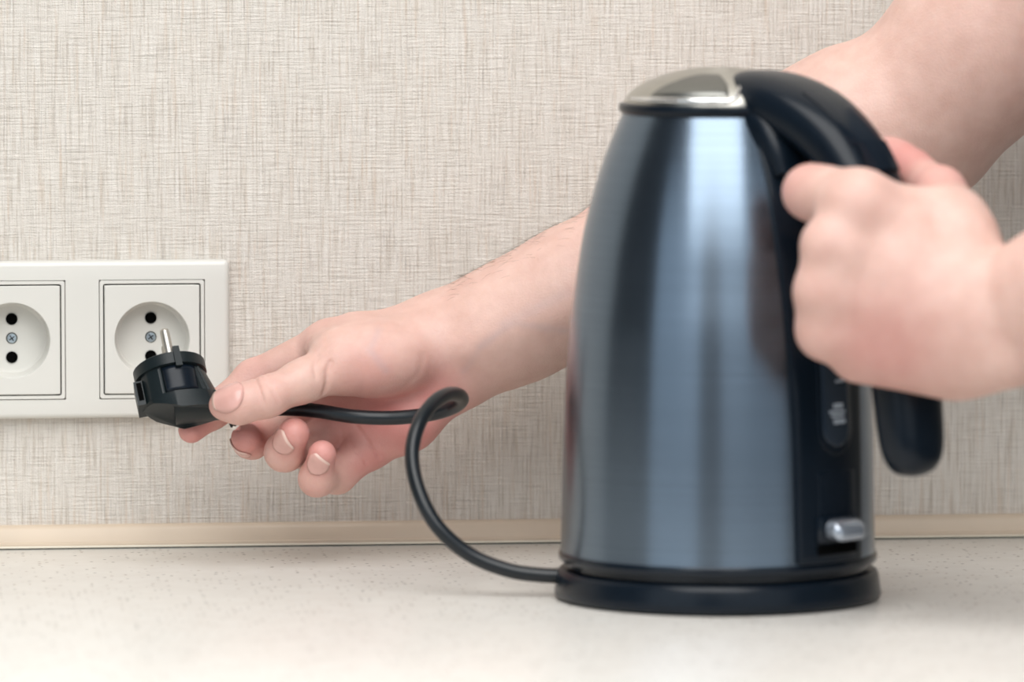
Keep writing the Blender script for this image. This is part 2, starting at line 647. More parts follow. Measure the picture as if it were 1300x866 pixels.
# darker reflection on the dome above the lip, painted as a grey patch
gv, gf = [], []
na, nr = 24, 8
for i in range(nr + 1):
    for k in range(na + 1):
        u = k / na
        a = math.radians(-94 + 55 * u)
        r0, r1 = 0.0432, 0.0432 - 0.019 * math.sin(math.pi / 2 * min(1.0, 1.7 * u)) ** 0.9 * (1 - 0.6 * max(0.0, (u - 0.85) / 0.15) ** 2)
        r = r0 + (r1 - r0) * i / nr
        gv.append(dome_pt(r, a, 0.0005))
for i in range(nr):
    for k in range(na):
        q = i * (na + 1) + k
        gf.append((q, q + 1, q + na + 2, q + na + 1))
o = link_mesh('dome_reflection', gv, gf, plain('grey_reflection', (0.20, 0.20, 0.185), 0.3, 0.9), dome)
sm = o.modifiers.new('thickness', 'SOLIDIFY'); sm.thickness = 0.0006


# handle: one swept strap from the lid, over and down
def superellipse(n, e):
    out = []
    for k in range(n):
        a = 2 * math.pi * k / n
        c, s = math.cos(a), math.sin(a)
        out.append((math.copysign(abs(c) ** (2 / e), c), math.copysign(abs(s) ** (2 / e), s)))
    return out


hk = [  # r, z, half thickness, half width
    (0.0165, 0.2410, 0.0095, 0.0130), (0.0260, 0.2400, 0.0118, 0.0190), (0.0400, 0.2378, 0.0128, 0.0222), (0.0550, 0.2335, 0.0130, 0.0222),
    (0.0700, 0.2265, 0.0130, 0.0208), (0.0835, 0.2165, 0.0130, 0.0192), (0.0945, 0.2030, 0.0130, 0.0180), (0.1030, 0.1870, 0.0130, 0.0172),
    (0.1100, 0.1650, 0.0130, 0.0170), (0.1165, 0.1350, 0.0130, 0.0168), (0.1220, 0.1100, 0.0130, 0.0166), (0.1252, 0.0900, 0.0126, 0.0160),
    (0.1268, 0.0780, 0.0114, 0.0146), (0.1275, 0.0710, 0.0086, 0.0110), (0.1278, 0.0682, 0.0050, 0.0064), (0.1279, 0.0672, 0.0012, 0.0016)]
H = catmull(hk, 5)
tang = np.gradient(H[:, :2], axis=0)
tang /= np.linalg.norm(tang, axis=1)[:, None]
se = superellipse(40, 2.7)
secs = []
for (r, z, a, b), t in zip(H, tang):
    nx, nz = -t[1], t[0]
    if nz < 0 and r < 0.08:
        nx, nz = -nx, -nz
    secs.append(np.array([(r + nx * a * c, b * s, z + nz * a * c) for c, s in se]))
# keep section orientation continuous
for i in range(1, len(secs)):
    if np.linalg.norm(secs[i][0] - secs[i - 1][0]) > np.linalg.norm(secs[i][20] - secs[i - 1][0]):
        secs[i] = np.roll(secs[i], 20, axis=0)[::1]
        secs[i][:, 1] *= 1
vs, fs = loft(secs)
handle = link_mesh('handle', vs, fs, M['black'], kettle, angle=60)
# black housing joining the handle root to the gauge strip
hz = [(0.028, 0.2290, 0.006, 0.0225), (0.0440, 0.2260, 0.010, 0.0235), (0.0530, 0.2160, 0.0080, 0.0225), (0.0585, 0.2040, 0.0050, 0.0205)]
H2 = catmull(hz, 5)
t2 = np.gradient(H2[:, :2], axis=0); t2 /= np.linalg.norm(t2, axis=1)[:, None]
secs = [np.array([(r - t[1] * a * c, b * s, z + t[0] * a * c) for c, s in superellipse(32, 3.2)]) for (r, z, a, b), t in zip(H2, t2)]
vs, fs = loft(secs)
link_mesh('handle_root', vs, fs, M['black'], kettle, angle=50)
# inset panel and release button on the handle's shoulder
def handle_top(i, w, off):
    r, z, a, b = H[i]
    t = tang[i]
    nx, nz = (-t[1], t[0])
    if nz < 0: nx, nz = -nx, -nz
    if r > 0.085 and nx < 0: nx, nz = -nx, -nz
    # superellipse height at width w
    h = a * max(0.0, 1 - abs(w / b) ** 2.7) ** (1 / 2.7)
    return np.array([r + nx * (h + off), w, z + nz * (h + off)])


def top_patch(i0, i1, half, off, name, mat, par):
    vs, fs = [], []
    ww = np.linspace(-half, half, 9)
    idx = list(range(i0, i1 + 1))
    for layer in (off, -0.002):
        for i in idx:
            for w in ww:
                vs.append(handle_top(i, w, layer))
    nI, nW = len(idx), len(ww)
    q = lambda L, i, w: L * nI * nW + i * nW + w
    for i in range(nI - 1):
        for w in range(nW - 1):
            fs.append((q(0, i, w), q(0, i, w + 1), q(0, i + 1, w + 1), q(0, i + 1, w)))
            fs.append((q(1, i, w), q(1, i + 1, w), q(1, i + 1, w + 1), q(1, i, w + 1)))
    for i in range(nI - 1):
        for w in (0, nW - 1):
            fs.append((q(0, i, w), q(0, i + 1, w), q(1, i + 1, w), q(1, i, w)))
    for w in range(nW - 1):
        for i in (0, nI - 1):
            fs.append((q(0, i, w), q(0, i, w + 1), q(1, i, w + 1), q(1, i, w)))
    bm = bmesh.new()
    bv = [bm.verts.new(v) for v in vs]
    for f in fs:
        bm.faces.new([bv[k] for k in f])
    return link_bm(name, bm, mat, par, angle=35)


top_patch(17, 27, 0.0115, 0.0006, 'handle_panel', M['gloss_black'], handle)
top_patch(27, 31, 0.0100, 0.0024, 'lid_button', M['gloss_black'], handle)


def shell_patch(name, outline_fn, z0, z1, nz, na, r_in, r_out, mat, par):
    """curved solid hugging the body; outline_fn(z) -> (angle0, angle1) in degrees"""
    vs, fs = [], []
    zz = np.linspace(z0, z1, nz)
    for off in (r_out, r_in):
        for z in zz:
            a0, a1 = outline_fn(z)
            for a in np.linspace(a0, a1, na):
                # slim rounded shoulder at the two long edges
                r = body_r(z) + off
                vs.append((r * math.cos(math.radians(a)), r * math.sin(math.radians(a)), z))
    q = lambda L, i, k: L * nz * na + i * na + k
    for i in range(nz - 1):
        for k in range(na - 1):
            fs.append((q(0, i, k), q(0, i, k + 1), q(0, i + 1, k + 1), q(0, i + 1, k)))
            fs.append((q(1, i, k), q(1, i + 1, k), q(1, i + 1, k + 1), q(1, i, k + 1)))
        for k in (0, na - 1):
            fs.append((q(0, i, k), q(0, i + 1, k), q(1, i + 1, k), q(1, i, k)))
    for k in range(na - 1):
        for i in (0, nz - 1):
            fs.append((q(0, i, k), q(0, i, k + 1), q(1, i, k + 1), q(1, i, k)))
    bm = bmesh.new()
    bv = [bm.verts.new(v) for v in vs]
    for f in fs:
        bm.faces.new([bv[k] for k in f])
    bmesh.ops.recalc_face_normals(bm, faces=bm.faces)
    long_edges = [e for e in bm.edges if e.calc_face_angle(0) > 0.6]
    bmesh.ops.bevel(bm, geom=long_edges, offset=0.0007, segments=2, profile=0.5, affect='EDGES')
    return link_bm(name, bm, mat, par, angle=35)


strip = shell_patch('gauge_strip', lambda z: tuple(np.array([-1, 1]) * np.interp(z, [0.02, 0.09, 0.15, 0.205, 0.229], [16.0, 17.0, 19.5, 23, 27])),
                    0.0232, 0.2285, 44, 15, -0.002, 0.0026, M['black'], kettle)


def stadium(a0, a1, z0, z1):
    am, hw = (a0 + a1) / 2, (a1 - a0) / 2
    rz = math.radians(hw) * 0.072

    def fn(z):
        d = min(z - z0, z1 - z)
        s = 1.0 if d > rz else math.sqrt(max(0.0, 1 - ((rz - d) / rz) ** 2))
        s = max(s, 0.25)
        return am - hw * s, am + hw * s
    return fn


gf_ = shell_patch('gauge_frame', stadium(-8, 9.5, 0.0735, 0.186), 0.0735, 0.186, 60, 9, 0.001, 0.0036, M['gloss_black'], strip)
gw = shell_patch('gauge_window', stadium(-6, 7.5, 0.0775, 0.182), 0.0775, 0.182, 60, 9, 0.001, 0.0044, M['gauge'], strip)
bmk = bmesh.new()
for zc, a0, a1, hh in ((0.0965, -1.5, 3.5, 0.0012), (0.0938, -3.5, 4.5, 0.0007), (0.0918, -2.5, 4.0, 0.0007), (0.0892, -1.5, 4.5, 0.0011), (0.108, 0, 4.5, 0.0006), (0.126, 0, 4.5, 0.0006), (0.144, 0, 4.5, 0.0006)):
    ring = []
    for z in (zc - hh, zc + hh):
        for a in np.linspace(a0, a1, 5):
            r = body_r(z) + 0.0046
            ring.append(bmk.verts.new((r * math.cos(math.radians(a)), r * math.sin(math.radians(a)), z)))
    for k in range(4):
        bmk.faces.new((ring[k], ring[k + 1], ring[k + 6], ring[k + 5]))
o = link_bm('gauge_marks', bmk, M['mark'], strip)
# recess panel below the gauge and the tilt switch
shell_patch('switch_recess', lambda z: (-8, 11), 0.0262, 0.0660, 12, 9, 0.001, 0.0031, M['gloss_black'], strip)
shell_patch('switch_slot', lambda z: (-8.5, 11.5), 0.0270, 0.0320, 4, 9, 0.001, 0.0036, M['hole'], strip)
bm = bmesh.new()
bm_box(bm, (0.0700, -0.0095, 0.0345), (0.0890, 0.0110, 0.0440), 0.0042, 5)
for v in bm.verts:
    if v.co.x > 0.084:
        v.co.z -= (v.co.x - 0.084) * 0.35
switch = link_bm('power_switch', bm, M['clear'], kettle, angle=40)
bm = bmesh.new()
bm_box(bm, (0.072, -0.0125, 0.0325), (0.0805, 0.0135, 0.0455), 0.002, 2)
link_bm('switch_bezel', bm, M['gloss_black'], switch)

# ------------------------------------------------------------------ power base with cord and plug
base = empty('power_base', (kp[0], kp[1], 0.0), 0.0)
tag(base, 'round black kettle base on the worktop with its cord rising to the plug', 'kettle base')
vs, fs = lathe([(0.0, 0.0006), (0.0760, 0.0006), (0.0776, 0.0012), (0.0783, 0.0026), (0.0779, 0.0060), (0.0771, 0.0115), (0.0764, 0.0134),
                (0.0750, 0.0143), (0.070, 0.0144), (0.0, 0.0144)], 128)
link_mesh('base_disc', vs, fs, M['black'], base, angle=45)
for k in range(3):
    a = 2 * math.pi * k / 3
    lv, lf = lathe([(0, 0), (0.006, 0), (0.006, 0.0007), (0, 0.0007)], 20)
    link_mesh('rubber_foot', [(x + 0.062 * math.cos(a), y + 0.062 * math.sin(a), z) for x, y, z in lv], lf, M['rubber'], base, angle=40)

CORD = [(722, 731, 3.02), (690, 730.5, 3.02), (645, 724, 3.02), (596, 704, 3.02), (555, 668, 3.02), (531, 622, 3.025), (523, 578, 3.035), (531, 540, 3.045),
        (548, 514, 3.057), (566, 501.5, 3.070), (581, 501, 3.084), (586, 508, 3.098), (574, 517.5, 3.110), (545, 526, 3.118), (500, 530.5, 3.122), (450, 529, 3.125),
        (400, 521.5, 3.132), (355, 519, 3.135), (318, 523.5, 3.133), (292, 532, 3.133)]
cp = catmull([pt(p) for p in CORD], 10)
off = np.array(base.location)
vs, fs = tube(cp - off, 0.0036, 16)
link_mesh('power_cord', vs, fs, M['cord'], base)

# plug frame: n = pins, c = towards the cord
pn = np.array([-0.16, 0.50, 0.85]); pn /= np.linalg.norm(pn)
pc = np.array([1.0, -0.12, -0.05]); pc -= pn * (pc @ pn); pc /= np.linalg.norm(pc)
pb = np.cross(pn, pc)
PC = un(214, 466, 3.140)


def pl(u, v, t):
    return PC + pc * u + pb * v + pn * t - off


nA = 144
levels = [0.0, -0.0004, -0.0062, -0.0066, -0.0070, -0.0074, -0.0205, -0.0210, -0.0240, -0.0285, -0.0298, -0.0300]
secs = []
for t_ in levels:
    ring = []
    for k in range(nA):
        t = t_
        a = 360.0 * k / nA
        d = (a - 286 + 180) % 360 - 180            # angle from the near side (-pb)
        r = 0.0172
        poly = math.cos(math.radians(22.5)) / math.cos(math.radians((a % 45) - 22.5))   # octagonal facets
        if t > -0.0064:
            r = 0.0181 * (0.975 + 0.025 * poly) - (0.0006 if t == 0 else 0)
        else:
            r = 0.0172 * (0.6 + 0.4 * poly)
            if -0.0209 < t < -0.0068:
                if abs(d) < 33: r = 0.0150
                elif abs(d) < 37: r = 0.0163
                if abs(d - 180) < 33 or abs(d + 180) < 33: r = 0.0150
                if abs(a - 196) < 9: r = 0.0140     # slot at the end away from the cord
            if t <= -0.0285: r = (0.0168 if t > -0.0299 else 0.0156) * (0.4 + 0.6 * poly)
        u = r * math.cos(math.radians(a))
        v = r * math.sin(math.radians(a))
        if u > 0:
            u += max(0.0, -t - 0.006) * 0.30 * (u / 0.017)

        if t < -0.0206:
            g_ = min(1.0, max(0.12, 0.15 + (u + 0.015) / 0.017 * 0.85))
            t = -0.0206 + (t + 0.0206) * g_    # the back slants towards the cord
        if t < -0.0215:                       # the back is cut away below
            f = min(1.0, (-t - 0.0215) / 0.007)
            if v > 0: v *= 1 - 0.30 * f
            if u < 0: u *= 1 - 0.10 * f - (0.18 * f if v > 0.004 else 0)
        ring.append(pl(u, v, t))
    secs.append(np.array(ring))
vs, fs = loft(secs)
plug = link_mesh('plug', vs, fs, M['rubber'], base, angle=28)
# tapering tail towards the cord
tk = [(-0.002, -0.0190, 0.0100, 0.0130), (0.010, -0.0215, 0.0088, 0.0115), (0.018, -0.0238, 0.0072, 0.0092), (0.0245, -0.0262, 0.0056, 0.0068), (0.0295, -0.0287, 0.0045, 0.0050), (0.0335, -0.0300, 0.0040, 0.0041)]
endp = np.array([(cp[-1] - PC) @ pc, (cp[-1] - PC) @ pb, (cp[-1] - PC) @ pn])
secs = []
T = catmull(tk, 5)
for i, (u, t, a, b) in enumerate(T):
    f = i / (len(T) - 1)
    vv = endp[1] * f ** 2
    tt = t * (1 - f ** 3) + endp[2] * f ** 3
    uu = u * (1 - f ** 3) + endp[0] * f ** 3
    secs.append(np.array([pl(uu, vv + b * s, tt + a * c) for c, s in superellipse(20, 3.2 - 1.2 * f)]))
vs, fs = loft(secs)
link_mesh('plug_tail', vs, fs, M['rubber'], plug, angle=28)
# ribbed strain relief
secs = []
dirv = cp[-9] - cp[-1]; dirv /= np.linalg.norm(dirv)
rr = []
pp = []
for k in range(9):
    for dd, r in ((0.0, 0.0043), (0.0008, 0.0045), (0.0011, 0.0039), (0.0016, 0.0039)):
        pp.append(cp[-1] + dirv * (-0.001 + k * 0.0019 + dd) - off)
        rr.append(r)
vs, fs = tube(pp[:17], rr[:17], 16)
link_mesh('strain_relief', vs, fs, M['rubber'], plug, angle=30)
# glossy earth contact recess face and the collar rib
vv_, ff_ = [], []
for i, t in enumerate(np.linspace(-0.0072, -0.0204, 8)):
    for k, d in enumerate(np.linspace(-31, 31, 13)):
        a = math.radians(286 + d)
        r = 0.0161 + 0.0008 * math.cos(math.radians(d * 2))
        vv_.append(pl(r * math.cos(a), r * math.sin(a), t))
for i in range(7):
    for k in range(12):
        q = i * 13 + k
        ff_.append((q, q + 1, q + 14, q + 13))
o = link_mesh('contact_cover', vv_, ff_, M['black'], plug)
sm = o.modifiers.new('thickness', 'SOLIDIFY'); sm.thickness = 0.0016
for d0, hw in ((14, 5),):
    bm = bmesh.new()
    cs = []
    for t in (0.0022, -0.0085):
        for r in (0.0150, 0.0192):
            for d in (d0 - hw, d0 + hw):
                a = math.radians(270 + d)
                cs.append(bm.verts.new(pl(r * math.cos(a), r * math.sin(a), t)))
    for f in ((0, 1, 3, 2), (4, 6, 7, 5), (0, 4, 5, 1), (2, 3, 7, 6), (0, 2, 6, 4), (1, 5, 7, 3)):
        bm.faces.new([cs[k] for k in f])
    link_bm('collar_rib', bm, M['rubber'], plug, smooth=False)
bm = bmesh.new()
cs = [bm.verts.new(pl(u, v, t)) for t in (-0.0085, -0.0215) for u in (-0.0192, -0.0150) for v in (-0.0085, 0.0065)]
for f in ((0, 1, 3, 2), (4, 6, 7, 5), (0, 4, 5, 1), (2, 3, 7, 6), (0, 2, 6, 4), (1, 5, 7, 3)):
    bm.faces.new([cs[k] for k in f])
link_bm('side_tab', bm, M['rubber'], plug, smooth=False)
bm = bmesh.new()
cs = [bm.verts.new(pl(u, v, t)) for t in (-0.0095, -0.0190) for u in (-0.0180, -0.0155) for v in (-0.0089, -0.0030)]
for f in ((0, 1, 3, 2), (4, 6, 7, 5), (0, 4, 5, 1), (2, 3, 7, 6), (0, 2, 6, 4), (1, 5, 7, 3)):
    bm.faces.new([cs[k] for k in f])
link_bm('side_slot', bm, M['hole'], plug, smooth=False)
for s in (-1, 1):
    lv, lf = lathe([(0, -0.002), (0.0024, -0.002), (0.0024, 0.0146), (0.0021, 0.0158), (0.0014, 0.0164), (0, 0.0166)], 24)
    link_mesh('pin', [pl(x + 0.0012, y + s * 0.0095, z) for x, y, z in lv], lf, M['pin'], plug, angle=40)


# ------------------------------------------------------------------ person: bodies as smooth implicit surfaces
def smin(a, b, k):
    h = np.maximum(k - np.abs(a - b), 0.0) / k
    return np.minimum(a, b) - h * h * k * 0.25


class Cone:
    def __init__(s, a, b, ra, rb):
        s.a, s.b, s.ra, s.rb = np.asarray(a, float), np.asarray(b, float), ra, rb
        R = max(ra, rb)
        s.lo = np.minimum(s.a, s.b) - R
        s.hi = np.maximum(s.a, s.b) + R

    def __call__(s, P):
        ba = s.b - s.a
        t = np.clip(((P - s.a) @ ba) / (ba @ ba + 1e-12), 0, 1)
        q = P - s.a - t[:, None] * ba
        return np.sqrt(np.einsum('ij,ij->i', q, q)) - (s.ra + (s.rb - s.ra) * t)


class Ell:
    def __init__(s, c, axes, rad):
        s.c = np.asarray(c, float)
        A = np.asarray(axes, float)
        s.A = A / np.linalg.norm(A, axis=1)[:, None]
        s.r = np.asarray(rad, float)
        s.lo = s.c - s.r.max()
        s.hi = s.c + s.r.max()

    def __call__(s, P):
        q = (P - s.c) @ s.A.T
        k0 = np.linalg.norm(q / s.r, axis=1)
        k1 = np.linalg.norm(q / (s.r ** 2), axis=1) + 1e-9
        return k0 * (k0 - 1.0) / k1


class Field:
    """smooth union of limbs; fingers blend only near their own knuckle"""
    def __init__(s):
        s.ops = []
        s.grooves = []
        s.carve = []

    def add(s, prim, k):
        s.ops.append(('p', prim, k))

    def chain(s, prims, k_in, anchor, k_near, reach, k_far):
        s.ops.append(('c', prims, k_in, np.asarray(anchor, float), k_near, reach, k_far))

    def groove(s, c, direction, depth, width, reach, facing=None):
        d = np.asarray(direction, float)
        s.grooves.append((np.asarray(c, float), d / np.linalg.norm(d), depth, width, reach,
                          None if facing is None else np.asarray(facing, float) / np.linalg.norm(facing)))

    def crease(s, pts, depth, width):
        s.grooves.append((np.asarray(pts, float), None, depth, width, None, None))

    def bounds(s):
        pr = [p for o in s.ops for p in ([o[1]] if o[0] == 'p' else o[1])]
        return np.min([p.lo for p in pr], 0), np.max([p.hi for p in pr], 0)

    def __call__(s, P, lo=None, hi=None, margin=0.018):
        if lo is None:
            lo, hi = P.min(0), P.max(0)
        hit = lambda p: np.all(p.lo - margin < hi) and np.all(p.hi + margin > lo)
        d = np.full(len(P), 0.05)
        for o in s.ops:
            if o[0] == 'p':
                if hit(o[1]):
                    d = smin(d, o[1](P), o[2])
            else:
                _, prims, k_in, anchor, kn, reach, kf = o
                f = None
                for p in prims:
                    if hit(p):
                        v = p(P)
                        f = v if f is None else smin(f, v, k_in)
                if f is not None:
                    w = np.clip(1 - np.linalg.norm(P - anchor, axis=1) / reach, 0, 1)
                    w = w * w * (3 - 2 * w)
                    d = smin(d, f, kf + (kn - kf) * w)
        for c, dr, depth, width, reach, fc in s.grooves:
            if dr is None:
                if np.any(c.min(0) - 0.01 > hi) or np.any(c.max(0) + 0.01 < lo):
                    continue
                m = np.full(len(P), 1.0)
                for a, b in zip(c[:-1], c[1:]):
                    ba = b - a
                    t = np.clip(((P - a) @ ba) / (ba @ ba), 0, 1)
                    m = np.minimum(m, np.linalg.norm(P - a - t[:, None] * ba, axis=1))
                d = d + depth * np.exp(-(m / width) ** 2)
            else:
                if np.any(c - reach * 2 > hi) or np.any(c + reach * 2 < lo):
                    continue
                q = P - c
                g = np.exp(-((q @ dr) / width) ** 2) * np.exp(-(np.linalg.norm(q, axis=1) / reach) ** 4)
                if fc is not None:
                    g = g * np.clip((q @ fc) / reach * 2, 0, 1)
                d = d + depth * g
        for p in s.carve:
            if np.all(p.lo - 0.004 < hi) and np.all(p.hi + 0.004 > lo):
                d = np.maximum(d, -p(P))
        return d

    def mesh(s, vox, clip=None):
        lo, hi = s.bounds()
        lo, hi = lo - 3 * vox, hi + 3 * vox
        T = 40
        n = np.ceil((hi - lo) / vox / T).astype(int)
        bgd = 4 * vox
        grid = openvdb.FloatGrid(bgd)
        g = np.stack(np.meshgrid(*[np.arange(T)] * 3, indexing='ij'), -1).reshape(-1, 3)
        prims = [p for o in s.ops for p in ([o[1]] if o[0] == 'p' else o[1])]
        half = T * vox / 2
        for i in range(n[0]):
            for j in range(n[1]):
                for k in range(n[2]):
                    ijk = np.array((i, j, k)) * T
                    tlo = lo + ijk * vox
                    c = tlo + half
                    if min(float(p(c[None])[0]) for p in prims) > half * 1.75 + 0.012:
                        continue
                    P = tlo + g * vox
                    d = s(P, tlo, tlo + T * vox)
                    d = np.clip(d, -bgd, bgd).reshape(T, T, T)
                    grid.copyFromArray(np.ascontiguousarray(d, dtype=np.float32), ijk=tuple(int(x) for x in ijk))
        pts, quads = grid.convertToQuads(0.0)
        return np.asarray(pts, float) * vox + lo, np.asarray(quads)

    def settle(s, p):
        """nearest point of the surface, by a few steps down the gradient"""
        p = np.array(p, float)
        e = 0.0003
        for _ in range(12):
            Q = p + np.array([[0, 0, 0], [e, 0, 0], [-e, 0, 0], [0, e, 0], [0, -e, 0], [0, 0, e], [0, 0, -e]])
            d = s(Q, p - 0.002, p + 0.002)
            g = np.array([d[1] - d[2], d[3] - d[4], d[5] - d[6]]) / (2 * e)
            g /= np.linalg.norm(g) + 1e-9
            p = p - g * d[0]
            if abs(d[0]) < 2e-5:
                break
        return p, g

    def project(s, p, direction, start=0.02):
        """march from outside along -direction to the surface"""
        p = np.array(p, float) + np.asarray(direction) * start
        for _ in range(60):
            d = float(s(p[None], p - 0.001, p + 0.001)[0])
            p = p - np.asarray(direction) * d * 0.9
            if abs(d) < 2e-5:
                break
        return p


def unit(v):
    v = np.asarray(v, float)
    return v / np.linalg.norm(v)


def chain_prims(J, R):
    return [Cone(J[i], J[i + 1], R[i], R[i + 1]) for i in range(len(J) - 1)]


RA = Field()     # right arm: reaches behind the kettle, holds the plug
LA = Field()     # left arm: grips the kettle handle
SH_R, SH_L = np.array([0.372, -0.20, 0.475]), np.array([0.53, -0.605, 0.47])

# ---- right forearm and upper arm
W_R = pt((578, 440, 3.155))
fore = [(578, 440, 3.155, .0225), (640, 412, 3.157, .0240), (720, 374, 3.160, .0285), (860, 297, 3.163, .0355), (1000, 217, 3.160, .0405), (1092, 170, 3.153, .0415), (1168, 142, 3.148, .0395)]
FJ = [pt(f) for f in fore]
for i in range(len(FJ) - 1):
    RA.add(Cone(FJ[i], FJ[i + 1], fore[i][3], fore[i + 1][3]), 0.02)
EL_R = FJ[-1]
UA_R = pt((1244, 58, 3.138))
RA.add(Cone(EL_R, UA_R, 0.0385, 0.0405), 0.012)
RA.add(Cone(UA_R, SH_R, 0.0405, 0.052), 0.03)
RA.add(Cone(pt((1120, 172, 3.150)), pt((1194, 199, 3.150)), 0.030, 0.0150), 0.020)    # point of the elbow
RA.add(Cone(pt((560, 425, 3.166)), pt((640, 395, 3.168)), 0.0185, 0.020), 0.015)        # wrist, thumb side
RA.add(Cone(pt((590, 462, 3.160)), pt((660, 430, 3.160)), 0.0165, 0.019), 0.015)
# tendons at the wrist
RA.add(Cone(pt((590, 440, 3.137)), pt((740, 382, 3.136)), 0.004, 0.004), 0.010)

# ---- right hand
mcp = dict(i=(418, 440, 3.156), m=(432, 484, 3.166), r=(446, 530, 3.168), p=(470, 566, 3.162))
MC = {k: pt(v) for k, v in mcp.items()}
palm_k = 0.012
RA.add(Cone(pt((552, 420, 3.160)), MC['i'], 0.0165, 0.0128), palm_k)
RA.add(Cone(pt((560, 440, 3.164)), MC['m'], 0.0170, 0.0122), palm_k)
RA.add(Cone(pt((572, 462, 3.164)), MC['r'], 0.0165, 0.0118), palm_k)
RA.add(Cone(pt((580, 478, 3.158)), pt((518, 535, 3.158)), 0.0140, 0.0128), palm_k)     # heel of the hand
RA.add(Cone(pt((518, 535, 3.158)), MC['p'], 0.0128, 0.0112), palm_k)
RA.add(Cone(pt((520, 500, 3.166)), pt((470, 520, 3.168)), 0.0130, 0.0120), palm_k)
RA.add(Cone(pt((415, 512, 3.172)), pt((398, 546, 3.171)), 0.0085, 0.0085), 0.008)
# ball of the thumb
ax = unit(pt((415, 462, 3.125)) - pt((550, 445, 3.145)))
RA.add(Ell(pt((486, 458, 3.140)), [ax, unit(np.cross(ax, FW)), unit(np.cross(ax, np.cross(ax, FW)))], (0.0330, 0.0185, 0.0205)), 0.006)
RA.add(Cone(pt((545, 440, 3.150)), pt((430, 452, 3.134)), 0.0165, 0.0145), 0.007)
# web between thumb and index
RA.add(Cone(pt((450, 432, 3.150)), pt((410, 440, 3.146)), 0.0120, 0.0075), 0.010)

TH = [pt((430, 465, 3.130)), pt((384, 484, 3.121)), pt((338, 504, 3.114)), pt((303, 513.5, 3.1125)), pt((283, 514.5, 3.1145))]
RA.chain(chain_prims(TH, [0.0138, 0.0099, 0.0094, 0.0090, 0.0070]), 0.006, TH[0], 0.010, 0.030, 0.0015)
IX = [MC['i'], pt((322, 481, 3.165)), pt((272, 521, 3.157)), pt((243, 546, 3.150))]
RA.chain(chain_prims(IX, [0.0125, 0.0092, 0.0082, 0.0066]), 0.005, MC['i'], 0.010, 0.028, 0.0012)
MD = [MC['m'], pt((350, 531, 3.170)), pt((320, 560, 3.152)), pt((313, 556.5, 3.142))]
RA.chain(chain_prims(MD, [0.0118, 0.0088, 0.0083, 0.0078]), 0.005, MC['m'], 0.009, 0.026, 0.0012)
RG = [MC['r'], pt((386, 570, 3.160)), pt((361, 574, 3.136)), pt((373, 550.5, 3.123))]
RA.chain(chain_prims(RG, [0.0110, 0.0090, 0.0091, 0.0079]), 0.005, MC['r'], 0.008, 0.024, 0.0012)
PK = [MC['p'], pt((428, 604, 3.153)), pt((402, 608, 3.135)), pt((409, 577, 3.125))]
RA.chain(chain_prims(PK, [0.0108, 0.0084, 0.0082, 0.0070]), 0.005, MC['p'], 0.009, 0.024, 0.0012)
# skin folds
for s in (-0.0034, -0.0012, 0.0012, 0.0032):
    dirn = unit(TH[3] - TH[1])
    RA.groove(TH[2] + dirn * s, dirn + 0.2 * rng.normal(size=3), 0.00075, 0.00065, 0.0125, -FW + UP)
for line, dep, wid in (([(420, 458, 3.112), (418, 470, 3.112), (418, 486, 3.113), (411, 499, 3.118)], 0.0017, 0.0013),
                       ([(404, 452, 3.118), (398, 466, 3.114), (399, 480, 3.113)], 0.0007, 0.0010),
                       ([(448, 540, 3.150), (466, 560, 3.148), (484, 586, 3.150)], 0.0012, 0.0009),
                       ([(432, 548, 3.152), (452, 572, 3.150), (466, 590, 3.150)], 0.0008, 0.0008),
                       ([(398, 432, 3.140), (392, 440, 3.142)], 0.0010, 0.0008),
                       ([(540, 452, 3.126), (532, 474, 3.128), (512, 494, 3.130)], 0.0003, 0.0020)):
    RA.crease([RA.settle(pt(p))[0] for p in line], dep, wid)
for ch, nm in ((MD, 'm'), (RG, 'r'), (PK, 'p'), (IX, 'i')):
    dirn = unit(ch[2] - ch[1])
    for s in (-0.0012, 0.0012):
        RA.groove(ch[2] + dirn * s, dirn, 0.00040, 0.0006, 0.011)

# ---- left arm
W_L = pt((1252, 415, 2.888))
EL_L = np.array([0.41, -0.505, 0.240])
RAX = unit(EL_L - W_L)
vz = unit(np.array([0, 0, 1.0]) - RAX * RAX[2])
for s, r0 in ((1, 0.0185), (-1, 0.0185)):
    LA.add(Cone(W_L + vz * 0.0100 * s, W_L + RAX * 0.09 + vz * 0.009 * s, r0, 0.0235), 0.012)
LA.add(Cone(W_L + RAX * 0.05, W_L + RAX * 0.16, 0.028, 0.041), 0.03)
LA.add(Cone(W_L + RAX * 0.16, EL_L, 0.041, 0.043), 0.03)
LA.add(Cone(EL_L, EL_L + (SH_L - EL_L) * 0.45, 0.043, 0.047), 0.03)
LA.add(Cone(EL_L + (SH_L - EL_L) * 0.45, SH_L, 0.047, 0.052), 0.03)
LA.add(Ell(W_L + vz * -0.019 + RAX * 0.004 - FW * 0.009, np.eye(3), (0.010, 0.009, 0.009)), 0.012)   # wrist bone

